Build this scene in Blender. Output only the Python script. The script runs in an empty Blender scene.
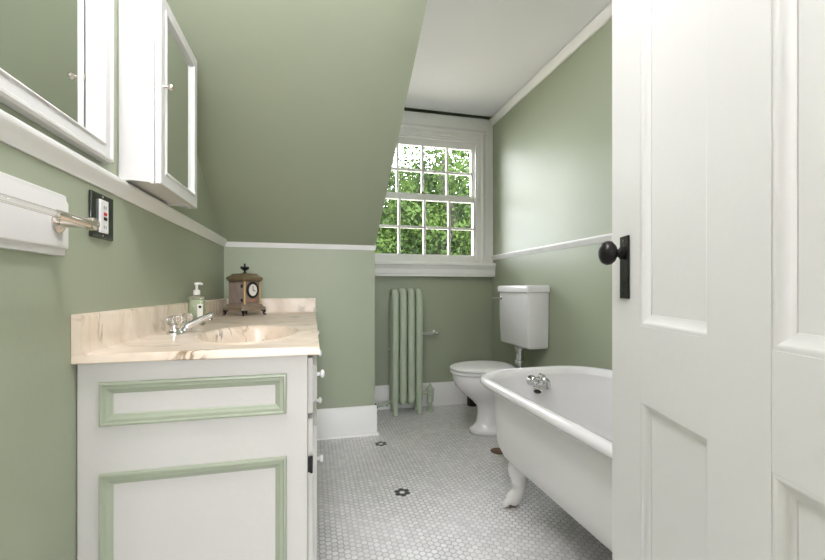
import bpy, math, random
from mathutils import Vector, Matrix
random.seed(7)
C = bpy.context
S = C.scene
PI = math.pi

# ------------------------------------------------------------------ camera, sky, sun, exposure
F_PX = 400.0
YAW = math.atan2(99.5, F_PX)
cam_d = bpy.data.cameras.new('camera')
cam_d.sensor_fit = 'HORIZONTAL'
cam_d.sensor_width = 36.0
cam_d.lens = 36.0 * F_PX / 825.0
cam_d.shift_y = 9.0 / 825.0
cam_d.clip_start = 0.02
cam = bpy.data.objects.new('camera', cam_d)
S.collection.objects.link(cam)
cam.location = (0, 0, 0.97)
cam.rotation_euler = (PI / 2, 0, -YAW)
S.camera = cam

w = bpy.data.worlds.new('sky')
S.world = w
w.use_nodes = True
wn = w.node_tree.nodes
bg = wn['Background']
bg.inputs[0].default_value = (0.91, 0.93, 1.0, 1)
bg.inputs[1].default_value = 13.0

sun_d = bpy.data.lights.new('sun', 'SUN')
sun_d.energy = 5.0
sun_d.angle = 0.03
sun_d.color = (1, 0.95, 0.85)
sun = bpy.data.objects.new('sun', sun_d)
sun.rotation_euler = (math.radians(52), 0, math.radians(-86))
S.collection.objects.link(sun)

for nm, loc, rx, w_, h_ in (('window_portal', (0.9, 3.34, 1.71), -PI / 2, 0.96, 1.08), ('hall_portal', (0.145, -3.09, 1.35), PI / 2, 1.31, 1.70)):
    pd = bpy.data.lights.new(nm, 'AREA')
    pd.shape = 'RECTANGLE'; pd.size = w_; pd.size_y = h_
    pd.cycles.is_portal = True
    po_ = bpy.data.objects.new(nm, pd)
    po_.location = loc; po_.rotation_euler = (rx, 0, 0)
    S.collection.objects.link(po_)

S.view_settings.view_transform = 'Standard'
S.view_settings.look = 'None'
S.view_settings.gamma = 1.0
S.view_settings.use_curve_mapping = False
S.view_settings.exposure = 0.52

SCONCE = 12.0
DORMER_FILL = 18.0
CEIL = 54.0

# ------------------------------------------------------------------ materials
def srgb(r, g, b):
    def l(c):
        c /= 255.0
        return c / 12.92 if c <= 0.04045 else ((c + 0.055) / 1.055) ** 2.4
    return (l(r), l(g), l(b), 1)

def mat(name, col, rough=0.5, metal=0.0, bump=0.0, bscale=40.0, vary=0.0, vscale=3.0, spec=0.5, coat=0.0, trans=0.0, ior=1.45):
    m = bpy.data.materials.new(name)
    m.use_nodes = True
    nt = m.node_tree
    b = nt.nodes['Principled BSDF']
    b.inputs['Base Color'].default_value = col
    b.inputs['Roughness'].default_value = rough
    b.inputs['Metallic'].default_value = metal
    b.inputs['Specular IOR Level'].default_value = spec
    b.inputs['Coat Weight'].default_value = coat
    b.inputs['Transmission Weight'].default_value = trans
    b.inputs['IOR'].default_value = ior
    tc = nt.nodes.new('ShaderNodeTexCoord')
    if bump > 0:
        n = nt.nodes.new('ShaderNodeTexNoise')
        n.inputs['Scale'].default_value = bscale
        n.inputs['Detail'].default_value = 4
        nt.links.new(tc.outputs['Object'], n.inputs['Vector'])
        bp = nt.nodes.new('ShaderNodeBump')
        bp.inputs['Strength'].default_value = bump
        bp.inputs['Distance'].default_value = 0.01
        nt.links.new(n.outputs['Fac'], bp.inputs['Height'])
        nt.links.new(bp.outputs['Normal'], b.inputs['Normal'])
    if vary > 0:
        n = nt.nodes.new('ShaderNodeTexNoise')
        n.inputs['Scale'].default_value = vscale
        n.inputs['Detail'].default_value = 5
        nt.links.new(tc.outputs['Object'], n.inputs['Vector'])
        mx = nt.nodes.new('ShaderNodeMix')
        mx.data_type = 'RGBA'
        mx.inputs[6].default_value = tuple(c * (1 - vary) for c in col[:3]) + (1,)
        mx.inputs[7].default_value = tuple(min(1, c * (1 + vary)) for c in col[:3]) + (1,)
        nt.links.new(n.outputs['Fac'], mx.inputs[0])
        nt.links.new(mx.outputs[2], b.inputs['Base Color'])
    return m

M = {}
M['wall'] = mat('sage_wall_paint', srgb(161, 169, 145), 0.43, spec=0.36, bump=0.05, bscale=60, vary=0.03, vscale=2)
M['white'] = mat('white_gloss_paint', srgb(216, 216, 212), 0.35, bump=0.04, bscale=50)
M['vanity'] = mat('vanity_paint', srgb(203, 201, 194), 0.4, bump=0.04, bscale=50)
M['door'] = mat('door_white_paint', srgb(226, 226, 222), 0.38, bump=0.05, bscale=45)
M['ceiling'] = mat('ceiling_paint', srgb(238, 238, 240), 0.6, bump=0.04, bscale=60)
M['trim'] = mat('trim_paint', srgb(238, 238, 233), 0.4, bump=0.03, bscale=50)
M['green_trim'] = mat('pale_sage_paint', srgb(160, 168, 146), 0.35, bump=0.03)
M['radiator'] = mat('radiator_paint', srgb(174, 186, 162), 0.38, bump=0.08, bscale=50, vary=0.04, vscale=15)
M['porcelain'] = mat('porcelain', srgb(238, 237, 236), 0.12, coat=0.3)
M['enamel'] = mat('tub_enamel', srgb(240, 239, 238), 0.15, coat=0.2)
M['tub_paint'] = mat('tub_outer_paint', srgb(240, 239, 236), 0.4, bump=0.06, bscale=40)
M['chrome'] = mat('chrome', (0.75, 0.75, 0.76, 1), 0.09, metal=1)
M['nickel'] = mat('satin_nickel', (0.68, 0.62, 0.56, 1), 0.22, metal=1)
M['black_metal'] = mat('black_iron', srgb(42, 40, 39), 0.32, metal=0.6, bump=0.1, bscale=90)
M['black'] = mat('black_paint', srgb(18, 17, 16), 0.45)
M['mirror'] = mat('mirror_silver', (0.83, 0.86, 0.83, 1), 0.01, metal=1)
M['brass'] = mat('aged_brass', srgb(120, 96, 70), 0.4, metal=0.8, bump=0.1)
M['white_plastic'] = mat('white_plastic', srgb(240, 240, 238), 0.3)
M['red_plastic'] = mat('red_plastic', srgb(190, 40, 36), 0.35)
M['acrylic'] = mat('clear_acrylic', (0.98, 0.96, 0.95, 1), 0.03, trans=1.0, ior=1.49)
M['bottle'] = mat('bottle_plastic', (0.90, 0.97, 0.86, 1), 0.05, trans=0.9, ior=1.35)
M['soap'] = mat('pale_green_soap', srgb(214, 222, 178), 0.2, trans=0.2, ior=1.33)
M['paper'] = mat('label_paper', srgb(232, 230, 222), 0.6)
M['pump'] = mat('pump_plastic', srgb(228, 226, 220), 0.35)
M['onyx'] = mat('clock_stone', srgb(140, 124, 104), 0.28, vary=0.35, vscale=25, bump=0.05)
M['onyx_dark'] = mat('clock_cornice_stone', srgb(116, 102, 74), 0.35, vary=0.3, vscale=30)
M['gold'] = mat('gilt_beads', srgb(222, 188, 130), 0.35, metal=0.3)
M['dial'] = mat('dial_enamel', srgb(236, 232, 222), 0.3)
M['rose'] = mat('painted_roses', srgb(178, 122, 106), 0.5)
M['bark'] = mat('bark', srgb(26, 22, 18), 0.9, bump=0.6, bscale=12, vary=0.3)
M['pale_ground'] = mat('bounce_gravel', srgb(190, 182, 165), 0.9, vary=0.2)  # unseen ground, kept pale to bounce sunlight up to the ceiling
M['roof'] = mat('outer_siding', srgb(200, 198, 190), 0.8)

def leaf_mat(name, a, b_):
    m = bpy.data.materials.new(name)
    m.use_nodes = True
    nt = m.node_tree
    b = nt.nodes['Principled BSDF']
    b.inputs['Roughness'].default_value = 0.6
    b.inputs['Specular IOR Level'].default_value = 0.12
    tc = nt.nodes.new('ShaderNodeTexCoord')
    n = nt.nodes.new('ShaderNodeTexNoise')
    n.inputs['Scale'].default_value = 2.2
    n.inputs['Detail'].default_value = 6
    nt.links.new(tc.outputs['Object'], n.inputs['Vector'])
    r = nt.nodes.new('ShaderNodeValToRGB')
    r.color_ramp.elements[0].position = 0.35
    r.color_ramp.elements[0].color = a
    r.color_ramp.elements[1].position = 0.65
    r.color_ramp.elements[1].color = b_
    nt.links.new(n.outputs['Fac'], r.inputs[0])
    nt.links.new(r.outputs[0], b.inputs['Base Color'])
    tr = nt.nodes.new('ShaderNodeBsdfTranslucent')
    nt.links.new(r.outputs[0], tr.inputs['Color'])
    mx = nt.nodes.new('ShaderNodeMixShader')
    mx.inputs[0].default_value = 0.4
    nt.links.new(b.outputs[0], mx.inputs[1])
    nt.links.new(tr.outputs[0], mx.inputs[2])
    nt.links.new(mx.outputs[0], nt.nodes['Material Output'].inputs['Surface'])
    return m
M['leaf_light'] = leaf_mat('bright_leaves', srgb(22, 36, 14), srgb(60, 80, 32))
M['leaf_dark'] = leaf_mat('dark_green_leaves', srgb(14, 26, 8), srgb(36, 56, 16))  # darker green foliage of the two farther trees

def emit_mat(name, col, st):
    m = bpy.data.materials.new(name)
    m.use_nodes = True
    b = m.node_tree.nodes['Principled BSDF']
    b.inputs['Emission Color'].default_value = col
    b.inputs['Emission Strength'].default_value = st
    b.inputs['Base Color'].default_value = (0.9, 0.9, 0.88, 1)
    return m
M['sconce_glow'] = emit_mat('lit_opal_glass', (.95, 0.90, 1.0, 1), SCONCE)
M['dormer_fill_glow'] = emit_mat('fill_dome_glass', (.95, 0.90, 1.0, 1), DORMER_FILL)
M['ceil_glow'] = emit_mat('lit_ceiling_globe', (.95, 0.90, 1.0, 1), CEIL)

# window glass that lets daylight through
def pane_mat():
    m = bpy.data.materials.new('window_glass')
    m.use_nodes = True
    nt = m.node_tree
    nt.nodes.remove(nt.nodes['Principled BSDF'])
    t = nt.nodes.new('ShaderNodeBsdfTransparent')
    g = nt.nodes.new('ShaderNodeBsdfGlossy')
    g.inputs['Roughness'].default_value = 0.02
    fr = nt.nodes.new('ShaderNodeFresnel')
    fr.inputs['IOR'].default_value = 1.35
    mx = nt.nodes.new('ShaderNodeMixShader')
    nt.links.new(fr.outputs[0], mx.inputs[0])
    nt.links.new(t.outputs[0], mx.inputs[1])
    nt.links.new(g.outputs[0], mx.inputs[2])
    nt.links.new(mx.outputs[0], nt.nodes['Material Output'].inputs['Surface'])
    return m
M['glass'] = pane_mat()

# hexagonal mosaic floor
def hex_floor():
    m = bpy.data.materials.new('hexagon_mosaic')
    m.use_nodes = True
    nt = m.node_tree
    N, L = nt.nodes, nt.links
    b = N['Principled BSDF']
    P = 0.0257
    def vm(op, a, b_=None, c=None):
        n = N.new('ShaderNodeVectorMath'); n.operation = op
        for i, x in enumerate((a, b_)):
            if x is None: continue
            if isinstance(x, (tuple, list)): n.inputs[i].default_value = x
            else: L.new(x, n.inputs[i])
        if c is not None: n.inputs['Scale'].default_value = c
        return n.outputs['Value'] if op in ('DOT_PRODUCT', 'LENGTH', 'DISTANCE') else n.outputs['Vector']
    def ma(op, a, b_=None, c=None):
        n = N.new('ShaderNodeMath'); n.operation = op
        for i, x in enumerate((a, b_, c)):
            if x is None: continue
            if isinstance(x, (int, float)): n.inputs[i].default_value = x
            else: L.new(x, n.inputs[i])
        return n.outputs[0]
    tc = N.new('ShaderNodeTexCoord')
    sp = N.new('ShaderNodeSeparateXYZ'); L.new(tc.outputs['Object'], sp.inputs[0])
    # shift so that a flower centre falls on a tile centre; rows run along Y
    cx = ma('DIVIDE', ma('ADD', sp.outputs['X'], -0.413 + 40 * P * math.sqrt(3)), P)
    cy = ma('DIVIDE', ma('ADD', sp.outputs['Y'], -1.967 + 100 * P), P)
    cb = N.new('ShaderNodeCombineXYZ'); L.new(cy, cb.inputs[0]); L.new(cx, cb.inputs[1])
    p = cb.outputs[0]
    r = (1.0, math.sqrt(3), 1.0); hr = (0.5, math.sqrt(3) / 2, 0.0)
    def cell(off):
        q = vm('ADD', p, off)
        q = vm('MODULO', q, r)
        q = vm('SUBTRACT', q, hr)
        return vm('MULTIPLY', q, (1, 1, 0))
    ga = cell((0.5 + 0.0, math.sqrt(3) / 2, 0)); gb = cell((0.0, 0.0, 0))
    da = vm('DOT_PRODUCT', ga, ga); db = vm('DOT_PRODUCT', gb, gb)
    sel = ma('LESS_THAN', db, da)
    mv = N.new('ShaderNodeMix'); mv.data_type = 'VECTOR'
    L.new(sel, mv.inputs[0]); L.new(ga, mv.inputs[4]); L.new(gb, mv.inputs[5])
    g = mv.outputs[1]
    idv = vm('SUBTRACT', p, g)
    ab = vm('ABSOLUTE', g)
    s2 = N.new('ShaderNodeSeparateXYZ'); L.new(ab, s2.inputs[0])
    hd = ma('MAXIMUM', s2.outputs[0], vm('DOT_PRODUCT', ab, (0.5, math.sqrt(3) / 2, 0)))
    # 0 at the tile, 1 in the joint
    mr = N.new('ShaderNodeMapRange')
    mr.inputs['From Min'].default_value = 0.435; mr.inputs['From Max'].default_value = 0.48
    L.new(hd, mr.inputs['Value'])
    joint = mr.outputs[0]
    # tile tint
    wn_ = N.new('ShaderNodeTexWhiteNoise'); wn_.noise_dimensions = '2D'; L.new(vm('FLOOR', vm('ADD', vm('SCALE', idv, None, 2.0), (0.5, 0.5, 0))), wn_.inputs['Vector'])
    tint = N.new('ShaderNodeMix'); tint.data_type = 'RGBA'
    tint.inputs[6].default_value = srgb(214, 213, 211); tint.inputs[7].default_value = srgb(232, 231, 229)
    L.new(wn_.outputs['Value'], tint.inputs[0])
    # flowers: six black tiles round a white one
    si = N.new('ShaderNodeSeparateXYZ'); L.new(idv, si.inputs[0])
    fy = ma('SUBTRACT', ma('MODULO', ma('ADD', si.outputs[0], 1 - 100 + 200 + 2 + 10), 24.0), 1 - 1 + 17.0)
    fx = ma('SUBTRACT', si.outputs[1], 40 * math.sqrt(3))
    cb2 = N.new('ShaderNodeCombineXYZ'); L.new(fy, cb2.inputs[0]); L.new(fx, cb2.inputs[1])
    ln = vm('LENGTH', cb2.outputs[0])
    black = ma('MULTIPLY', ma('GREATER_THAN', ln, 0.6), ma('LESS_THAN', ln, 1.3))
    tile = N.new('ShaderNodeMix'); tile.data_type = 'RGBA'
    L.new(black, tile.inputs[0]); L.new(tint.outputs[2], tile.inputs[6]); tile.inputs[7].default_value = srgb(26, 26, 28)
    # worn, dirty joints towards the back wall
    ns = N.new('ShaderNodeTexNoise'); ns.inputs['Scale'].default_value = 3.5; ns.inputs['Detail'].default_value = 6
    L.new(tc.outputs['Object'], ns.inputs['Vector'])
    gr = N.new('ShaderNodeValToRGB')
    gr.color_ramp.elements[0].position = 0.40; gr.color_ramp.elements[0].color = srgb(126, 124, 120)
    gr.color_ramp.elements[1].position = 0.60; gr.color_ramp.elements[1].color = srgb(178, 176, 173)
    L.new(ns.outputs['Fac'], gr.inputs[0])
    fin = N.new('ShaderNodeMix'); fin.data_type = 'RGBA'
    L.new(joint, fin.inputs[0]); L.new(tile.outputs[2], fin.inputs[6]); L.new(gr.outputs[0], fin.inputs[7])
    L.new(fin.outputs[2], b.inputs['Base Color'])
    rg = N.new('ShaderNodeMapRange'); rg.inputs['To Min'].default_value = 0.3; rg.inputs['To Max'].default_value = 0.85
    L.new(joint, rg.inputs['Value']); L.new(rg.outputs[0], b.inputs['Roughness'])
    bp = N.new('ShaderNodeBump'); bp.inputs['Strength'].default_value = 0.35; bp.inputs['Distance'].default_value = 0.002; bp.invert = True
    L.new(joint, bp.inputs['Height']); L.new(bp.outputs[0], b.inputs['Normal'])
    return m
M['floor'] = hex_floor()

def marble():
    m = bpy.data.materials.new('cultured_marble')
    m.use_nodes = True
    nt = m.node_tree
    N, L = nt.nodes, nt.links
    b = N['Principled BSDF']
    b.inputs['Roughness'].default_value = 0.30
    tc = N.new('ShaderNodeTexCoord')
    mp = N.new('ShaderNodeMapping'); mp.inputs['Scale'].default_value = (1.0, 2.2, 0.8); mp.inputs['Rotation'].default_value = (0.2, 0.3, 0.5)
    L.new(tc.outputs['Object'], mp.inputs[0])
    n1 = N.new('ShaderNodeTexNoise'); n1.inputs['Scale'].default_value = 5; n1.inputs['Detail'].default_value = 7; n1.inputs['Distortion'].default_value = 1.2
    L.new(mp.outputs[0], n1.inputs['Vector'])
    r1 = N.new('ShaderNodeValToRGB')
    e = r1.color_ramp.elements
    e[0].position = 0.30; e[0].color = srgb(216, 197, 172)
    e[1].position = 0.62; e[1].color = srgb(238, 224, 206)
    L.new(n1.outputs['Fac'], r1.inputs[0])
    n2 = N.new('ShaderNodeTexNoise'); n2.inputs['Scale'].default_value = 3.2; n2.inputs['Detail'].default_value = 8; n2.inputs['Distortion'].default_value = 2.2
    L.new(mp.outputs[0], n2.inputs['Vector'])
    r2 = N.new('ShaderNodeValToRGB')
    e = r2.color_ramp.elements
    e[0].position = 0.468; e[0].color = (0, 0, 0, 1)
    e[1].position = 0.5; e[1].color = (1, 1, 1, 1)
    e2 = r2.color_ramp.elements.new(0.532); e2.color = (0, 0, 0, 1)
    L.new(n2.outputs['Fac'], r2.inputs[0])
    n3 = N.new('ShaderNodeTexNoise'); n3.inputs['Scale'].default_value = 6
    L.new(tc.outputs['Object'], n3.inputs['Vector'])
    r3 = N.new('ShaderNodeValToRGB')
    r3.color_ramp.elements[0].position = 0.48; r3.color_ramp.elements[1].position = 0.62
    L.new(n3.outputs['Fac'], r3.inputs[0])
    mu = N.new('ShaderNodeMath'); mu.operation = 'MULTIPLY'
    L.new(r2.outputs[0], mu.inputs[0]); L.new(r3.outputs[0], mu.inputs[1])
    mx = N.new('ShaderNodeMix'); mx.data_type = 'RGBA'
    L.new(mu.outputs[0], mx.inputs[0]); L.new(r1.outputs[0], mx.inputs[6]); mx.inputs[7].default_value = srgb(138, 112, 80)
    L.new(mx.outputs[2], b.inputs['Base Color'])
    return m
M['marble'] = marble()

# ------------------------------------------------------------------ mesh helpers
WM = {}

class MB:
    def __init__(s):
        s.v = []; s.f = []
    def add(s, vs, fs):
        o = len(s.v)
        s.v += [Vector(p) for p in vs]
        s.f += [tuple(i + o for i in f) for f in fs]
        return s
    def box(s, x0, y0, z0, x1, y1, z1):
        if x0 > x1: x0, x1 = x1, x0
        if y0 > y1: y0, y1 = y1, y0
        if z0 > z1: z0, z1 = z1, z0
        vs = [(x0, y0, z0), (x1, y0, z0), (x1, y1, z0), (x0, y1, z0), (x0, y0, z1), (x1, y0, z1), (x1, y1, z1), (x0, y1, z1)]
        return s.add(vs, [(0, 3, 2, 1), (4, 5, 6, 7), (0, 1, 5, 4), (1, 2, 6, 5), (2, 3, 7, 6), (3, 0, 4, 7)])
    def loft(s, rings, cap0=True, cap1=True, closed=True):
        n = len(rings[0]); vs = [p for r in rings for p in r]; fs = []
        for k in range(len(rings) - 1):
            for i in range(n if closed else n - 1):
                j = (i + 1) % n
                fs.append((k * n + i, k * n + j, (k + 1) * n + j, (k + 1) * n + i))
        if cap0: fs.append(tuple(reversed(range(n))))
        if cap1: fs.append(tuple((len(rings) - 1) * n + i for i in range(n)))
        return s.add(vs, fs)
    def lathe(s, prof, c=(0, 0, 0), axis=(0, 0, 1), n=28, sx=1.0, sy=1.0):
        ax = Vector(axis).normalized()
        q = Vector((0, 0, 1)).rotation_difference(ax)
        rings = []
        for r, z in prof:
            r = max(r, 1e-4)
            rings.append([Vector(c) + q @ Vector((r * sx * math.cos(2 * PI * i / n), r * sy * math.sin(2 * PI * i / n), z)) for i in range(n)])
        return s.loft(rings)
    def tube(s, pts, rad, n=16, sub=1, flat=1.0):
        pts = [Vector(p) for p in pts]
        rads = list(rad) if isinstance(rad, (list, tuple)) else [rad] * len(pts)
        if sub > 1:
            P2, R2 = [], []
            for i in range(len(pts) - 1):
                p0 = pts[max(i - 1, 0)]; p1 = pts[i]; p2 = pts[i + 1]; p3 = pts[min(i + 2, len(pts) - 1)]
                for k in range(sub):
                    t = k / sub
                    P2.append(0.5 * ((2 * p1) + (p2 - p0) * t + (2 * p0 - 5 * p1 + 4 * p2 - p3) * t * t + (3 * p1 - p0 - 3 * p2 + p3) * t ** 3))
                    R2.append(rads[i] * (1 - t) + rads[i + 1] * t)
            P2.append(pts[-1]); R2.append(rads[-1]); pts, rads = P2, R2
        rings = []
        up = None
        for i, p in enumerate(pts):
            t = (pts[min(i + 1, len(pts) - 1)] - pts[max(i - 1, 0)]).normalized()
            if up is None:
                up = t.orthogonal().normalized()
            up = (up - t * up.dot(t)).normalized()
            sd = t.cross(up)
            rings.append([p + (up * math.cos(2 * PI * k / n) + sd * math.sin(2 * PI * k / n) * flat) * rads[i] for k in range(n)])
        return s.loft(rings)
    def ball(s, c, rx, ry=None, rz=None, n=20, m=12):
        ry = rx if ry is None else ry; rz = rx if rz is None else rz
        rings = []
        for k in range(m + 1):
            a = -PI / 2 + PI * k / m
            r = max(math.cos(a), 1e-3)
            rings.append([Vector((c[0] + rx * r * math.cos(2 * PI * i / n), c[1] + ry * r * math.sin(2 * PI * i / n), c[2] + rz * math.sin(a))) for i in range(n)])
        return s.loft(rings)
    def prism(s, poly, o, a, b, ext, length):
        o, a, b, ext = Vector(o), Vector(a), Vector(b), Vector(ext)
        r0 = [o + a * p + b * q for p, q in poly]
        r1 = [p + ext * length for p in r0]
        return s.loft([r0, r1])
    def frame(s, o, a, b, n, w, h, prof):
        """mitred frame: rectangle w by h at o; prof = closed list of (inset, height)"""
        o, a, b, n = Vector(o), Vector(a), Vector(b), Vector(n)
        rings = []
        for (ca, cb, ia, ib) in ((0, 0, 1, 1), (w, 0, -1, 1), (w, h, -1, -1), (0, h, 1, -1)):
            rings.append([o + a * (ca + ia * i) + b * (cb + ib * i) + n * q for i, q in prof])
        rings.append(list(rings[0]))
        return s.loft(rings, False, False)
    def xf(s, mtx):
        s.v = [mtx @ p for p in s.v]
        return s
    def build(s, name, m, parent=None, bevel=0.0, seg=2, smooth=True, world=False, sub=0, angle=35):
        import bmesh
        vs = s.v
        if parent is not None and world:
            inv = WM[parent.name].inverted()
            vs = [inv @ p for p in vs]
        me = bpy.data.meshes.new(name)
        me.from_pydata([tuple(p) for p in vs], [], s.f)
        bm = bmesh.new(); bm.from_mesh(me)
        bmesh.ops.remove_doubles(bm, verts=bm.verts, dist=1e-6)
        bmesh.ops.recalc_face_normals(bm, faces=bm.faces)
        bm.to_mesh(me); bm.free()
        me.materials.append(m)
        o = bpy.data.objects.new(name, me)
        S.collection.objects.link(o)
        if parent is not None:
            o.parent = parent
            WM[o.name] = WM[parent.name]
        else:
            WM[o.name] = Matrix.Identity(4)
        if bevel > 0:
            md = o.modifiers.new('bevel', 'BEVEL'); md.width = bevel; md.segments = seg; md.limit_method = 'ANGLE'; md.angle_limit = math.radians(40)
        if sub:
            md = o.modifiers.new('subd', 'SUBSURF'); md.levels = sub; md.render_levels = sub
        if smooth:
            me.shade_smooth()
            if not sub:
                me.set_sharp_from_angle(angle=math.radians(angle))
        return o

def tag(o, label, cat, group=None, kind=None):
    o['label'] = label; o['category'] = cat
    if group: o['group'] = group
    if kind: o['kind'] = kind
    return o

def thing(name, label, cat, loc=(0, 0, 0), rz=0.0, group=None, kind=None):
    o = bpy.data.objects.new(name, None)
    S.collection.objects.link(o)
    o.location = loc; o.rotation_euler = (0, 0, rz)
    o.empty_display_size = 0.05
    WM[o.name] = Matrix.Translation(Vector(loc)) @ Matrix.Rotation(rz, 4, 'Z')
    return tag(o, label, cat, group, kind)

def struct(name, mb, m, label, cat, **k):
    o = mb.build(name, m, **k)
    return tag(o, label, cat, kind='structure')

def copy_tree(o, parent=None):
    c = o.copy(); S.collection.objects.link(c)
    if parent is not None: c.parent = parent
    for ch in list(o.children): copy_tree(ch, c)
    return c

# ------------------------------------------------------------------ room shell
XL, XR, YK, YB, YF, ZC = -0.532, 1.506, 2.67, 3.2, 0.03, 2.44
XK = 0.403          # right end of the knee wall, edge of the sloping ceiling
ZS, SL = 1.247, 0.605
YT = YK - (ZC - ZS) / SL   # where the slope meets the flat ceiling
HX0, HX1, HY = -0.532, 1.506, -3.0   # hallway behind the camera

struct('floor', MB().box(XL - .1, -0.11, -0.06, XR + .1, YB + .15, 0), M['floor'], 'white hexagon mosaic tile floor with black tile flowers', 'floor', smooth=False)
struct('floor_hall', MB().box(HX0 - .1, HY - .1, -0.06, HX1 + .1, -0.11, 0), mat('hall_boards', srgb(150, 110, 74), 0.4, vary=0.2, vscale=4), 'wooden hall floor outside the bathroom door', 'floor', smooth=False)
struct('wall_left', MB().box(XL - .1, YF, 0, XL, YK + .1, ZC), M['wall'], 'sage green wall behind the vanity and mirror', 'wall', smooth=False)
struct('wall_right', MB().box(XR, YF, 0, XR + .1, YB + .15, ZC).box(XR, YB - .044, ZC, XR + .1, YB + .15, ZC + .06), M['wall'], 'sage green wall behind the toilet and bathtub', 'wall', smooth=False)
struct('wall_knee', MB().box(XL, YK, 0, XK, YK + .1, ZS), M['wall'], 'low sage green knee wall at the end of the vanity under the slope', 'wall', smooth=False)
# sloping ceiling, a solid slab
sl = MB().prism([(YK, ZS), (YT, ZC), (YT, ZC + .12), (YK + .1, ZC + .12), (YK + .1, ZS)], (XL, 0, 0), (0, 1, 0), (0, 0, 1), (1, 0, 0), XK - XL)
struct('ceiling_slope', sl, M['wall'], 'sage green sloping ceiling above the vanity', 'ceiling', smooth=False)
struct('wall_cheek', MB().box(XK - .1, YK + .1, 0, XK, YB + .15, ZC).box(XK - .1, YB - .1, ZC, XK, YB + .15, ZC + .12), M['wall'], 'sage green side wall of the window dormer', 'wall', smooth=False)
cl = MB().box(XK, YF, ZC, XR + .1, YB - .044, ZC + .06).box(XK, YF, ZC + .06, XR + .1, YB + .15, ZC + .12).box(XL - .1, YF, ZC, XK, YT, ZC + .12)
struct('ceiling', cl, M['ceiling'], 'flat white ceiling above the tub and window', 'ceiling', smooth=False)
# back wall round the window opening
WX0, WX1, WZ0, WZ1 = 0.41, 1.385, 1.165, 2.255
bw = MB().box(XK, YB, 0, XR, YB + .15, WZ0).box(XK, YB, WZ1, XR, YB + .08, ZC - .016).box(XK, YB + .08, WZ1, XR, YB + .15, ZC + .06).box(WX1, YB, WZ0, XR, YB + .15, WZ1).box(XK, YB, WZ0, WX0, YB + .15, WZ1)
struct('wall_back', bw, M['wall'], 'sage green wall under the window behind the radiator', 'wall', smooth=False)
# front wall with the doorway the camera stands in
DX0, DX1, DZ = -0.40, 0.435, 2.06
fw = MB().box(XL - .1, YF - .14, 0, DX0, YF, ZC).box(DX1, YF - .14, 0, XR + .1, YF, ZC).box(DX0, YF - .14, DZ, DX1, YF, ZC)
struct('wall_front', fw, M['wall'], 'sage green wall holding the doorway', 'wall', smooth=False)
HW0, HW1, HWZ0, HWZ1 = -0.51, 0.80, 0.50, 2.20
hw = MB().box(HX0 - .1, HY - .1, 0, HX1 + .1, HY, HWZ0).box(HX0 - .1, HY - .1, HWZ1, HX1 + .1, HY, ZC).box(HX0 - .1, HY - .1, HWZ0, HW0, HY, HWZ1).box(HW1, HY - .1, HWZ0, HX1 + .1, HY, HWZ1).box(HX0 - .1, HY, 0, HX0, -0.11, ZC).box(HX1, HY, 0, HX1 + .1, -0.11, ZC)
struct('wall_hall', hw, mat('hall_paint', srgb(226, 222, 214), 0.6), 'pale hallway walls behind the camera', 'wall', smooth=False)
struct('ceiling_hall', MB().box(HX0 - .1, HY - .1, ZC, HX1 + .1, YF, ZC + .12), M['ceiling'], 'hall ceiling', 'ceiling', smooth=False)

# door lining
tl = MB().box(DX0 - .09, YF, 0, DX0, YF + .018, DZ + .09).box(DX0, YF, DZ, DX1, YF + .018, DZ + .09)
struct('trim_1', tl, M['trim'], 'white casing round the doorway', 'trim', bevel=.003)

# chair rails
railp = [(0, 0), (.005, .0), (.008, .008), (.016, .022), (.021, .030), (.023, .036), (.022, .042), (.018, .046), (0, .046)]
struct('trim_2', MB().prism(railp, (XL, YF, 1.229), (1, 0, 0), (0, 0, 1), (0, 1, 0), YK - YF), M['trim'], 'white chair rail along the left wall under the medicine cabinet', 'trim')
struct('trim_3', MB().prism([(a, b * .95) for a, b in railp], (XL + .01, YK, 1.230), (0, -1, 0), (0, 0, 1), (1, 0, 0), XK - XL - .005), M['trim'], 'white chair rail on the knee wall below the slope', 'trim')
struct('trim_4', MB().prism([(a * .9, b * .82) for a, b in railp], (XR, YF, 1.219), (-1, 0, 0), (0, 0, 1), (0, 1, 0), YB - YF - .02), M['trim'], 'white chair rail on the right wall above the toilet tank', 'trim')
# crown strip on the right wall
struct('trim_5', MB().prism([(0, 0), (.014, 0), (.022, .012), (.026, .045), (.03, .048), (.03, .054), (0, .054)], (XR, YF, 2.378), (-1, 0, 0), (0, 0, 1), (0, 1, 0), YB - YF), M['trim'], 'white crown strip along the top of the right wall', 'trim')
# baseboards
bbp = [(0, 0), (.02, 0), (.02, .165), (.013, .18), (.008, .19), (0, .19)]
kb = MB().prism(bbp, (0.0, YK, 0), (0, -1, 0), (0, 0, 1), (1, 0, 0), XK + .012)
kb.prism([(0, 0), (.016, 0), (.012, .010), (0, .016)], (0.0, YK - .02, 0), (0, -1, 0), (0, 0, 1), (1, 0, 0), XK + .022)
struct('baseboard_knee', kb, M['trim'], 'wide white baseboard at the foot of the knee wall', 'baseboard')
struct('baseboard_back', MB().prism(bbp, (XK, YB, 0), (0, -1, 0), (0, 0, 1), (1, 0, 0), XR - XK), M['trim'], 'white baseboard on the back wall behind the radiator', 'baseboard')
struct('baseboard_right', MB().prism(bbp, (XR, YF, 0), (-1, 0, 0), (0, 0, 1), (0, 1, 0), YB - YF - .02), M['trim'], 'white baseboard along the right wall behind toilet and tub', 'baseboard')

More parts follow.
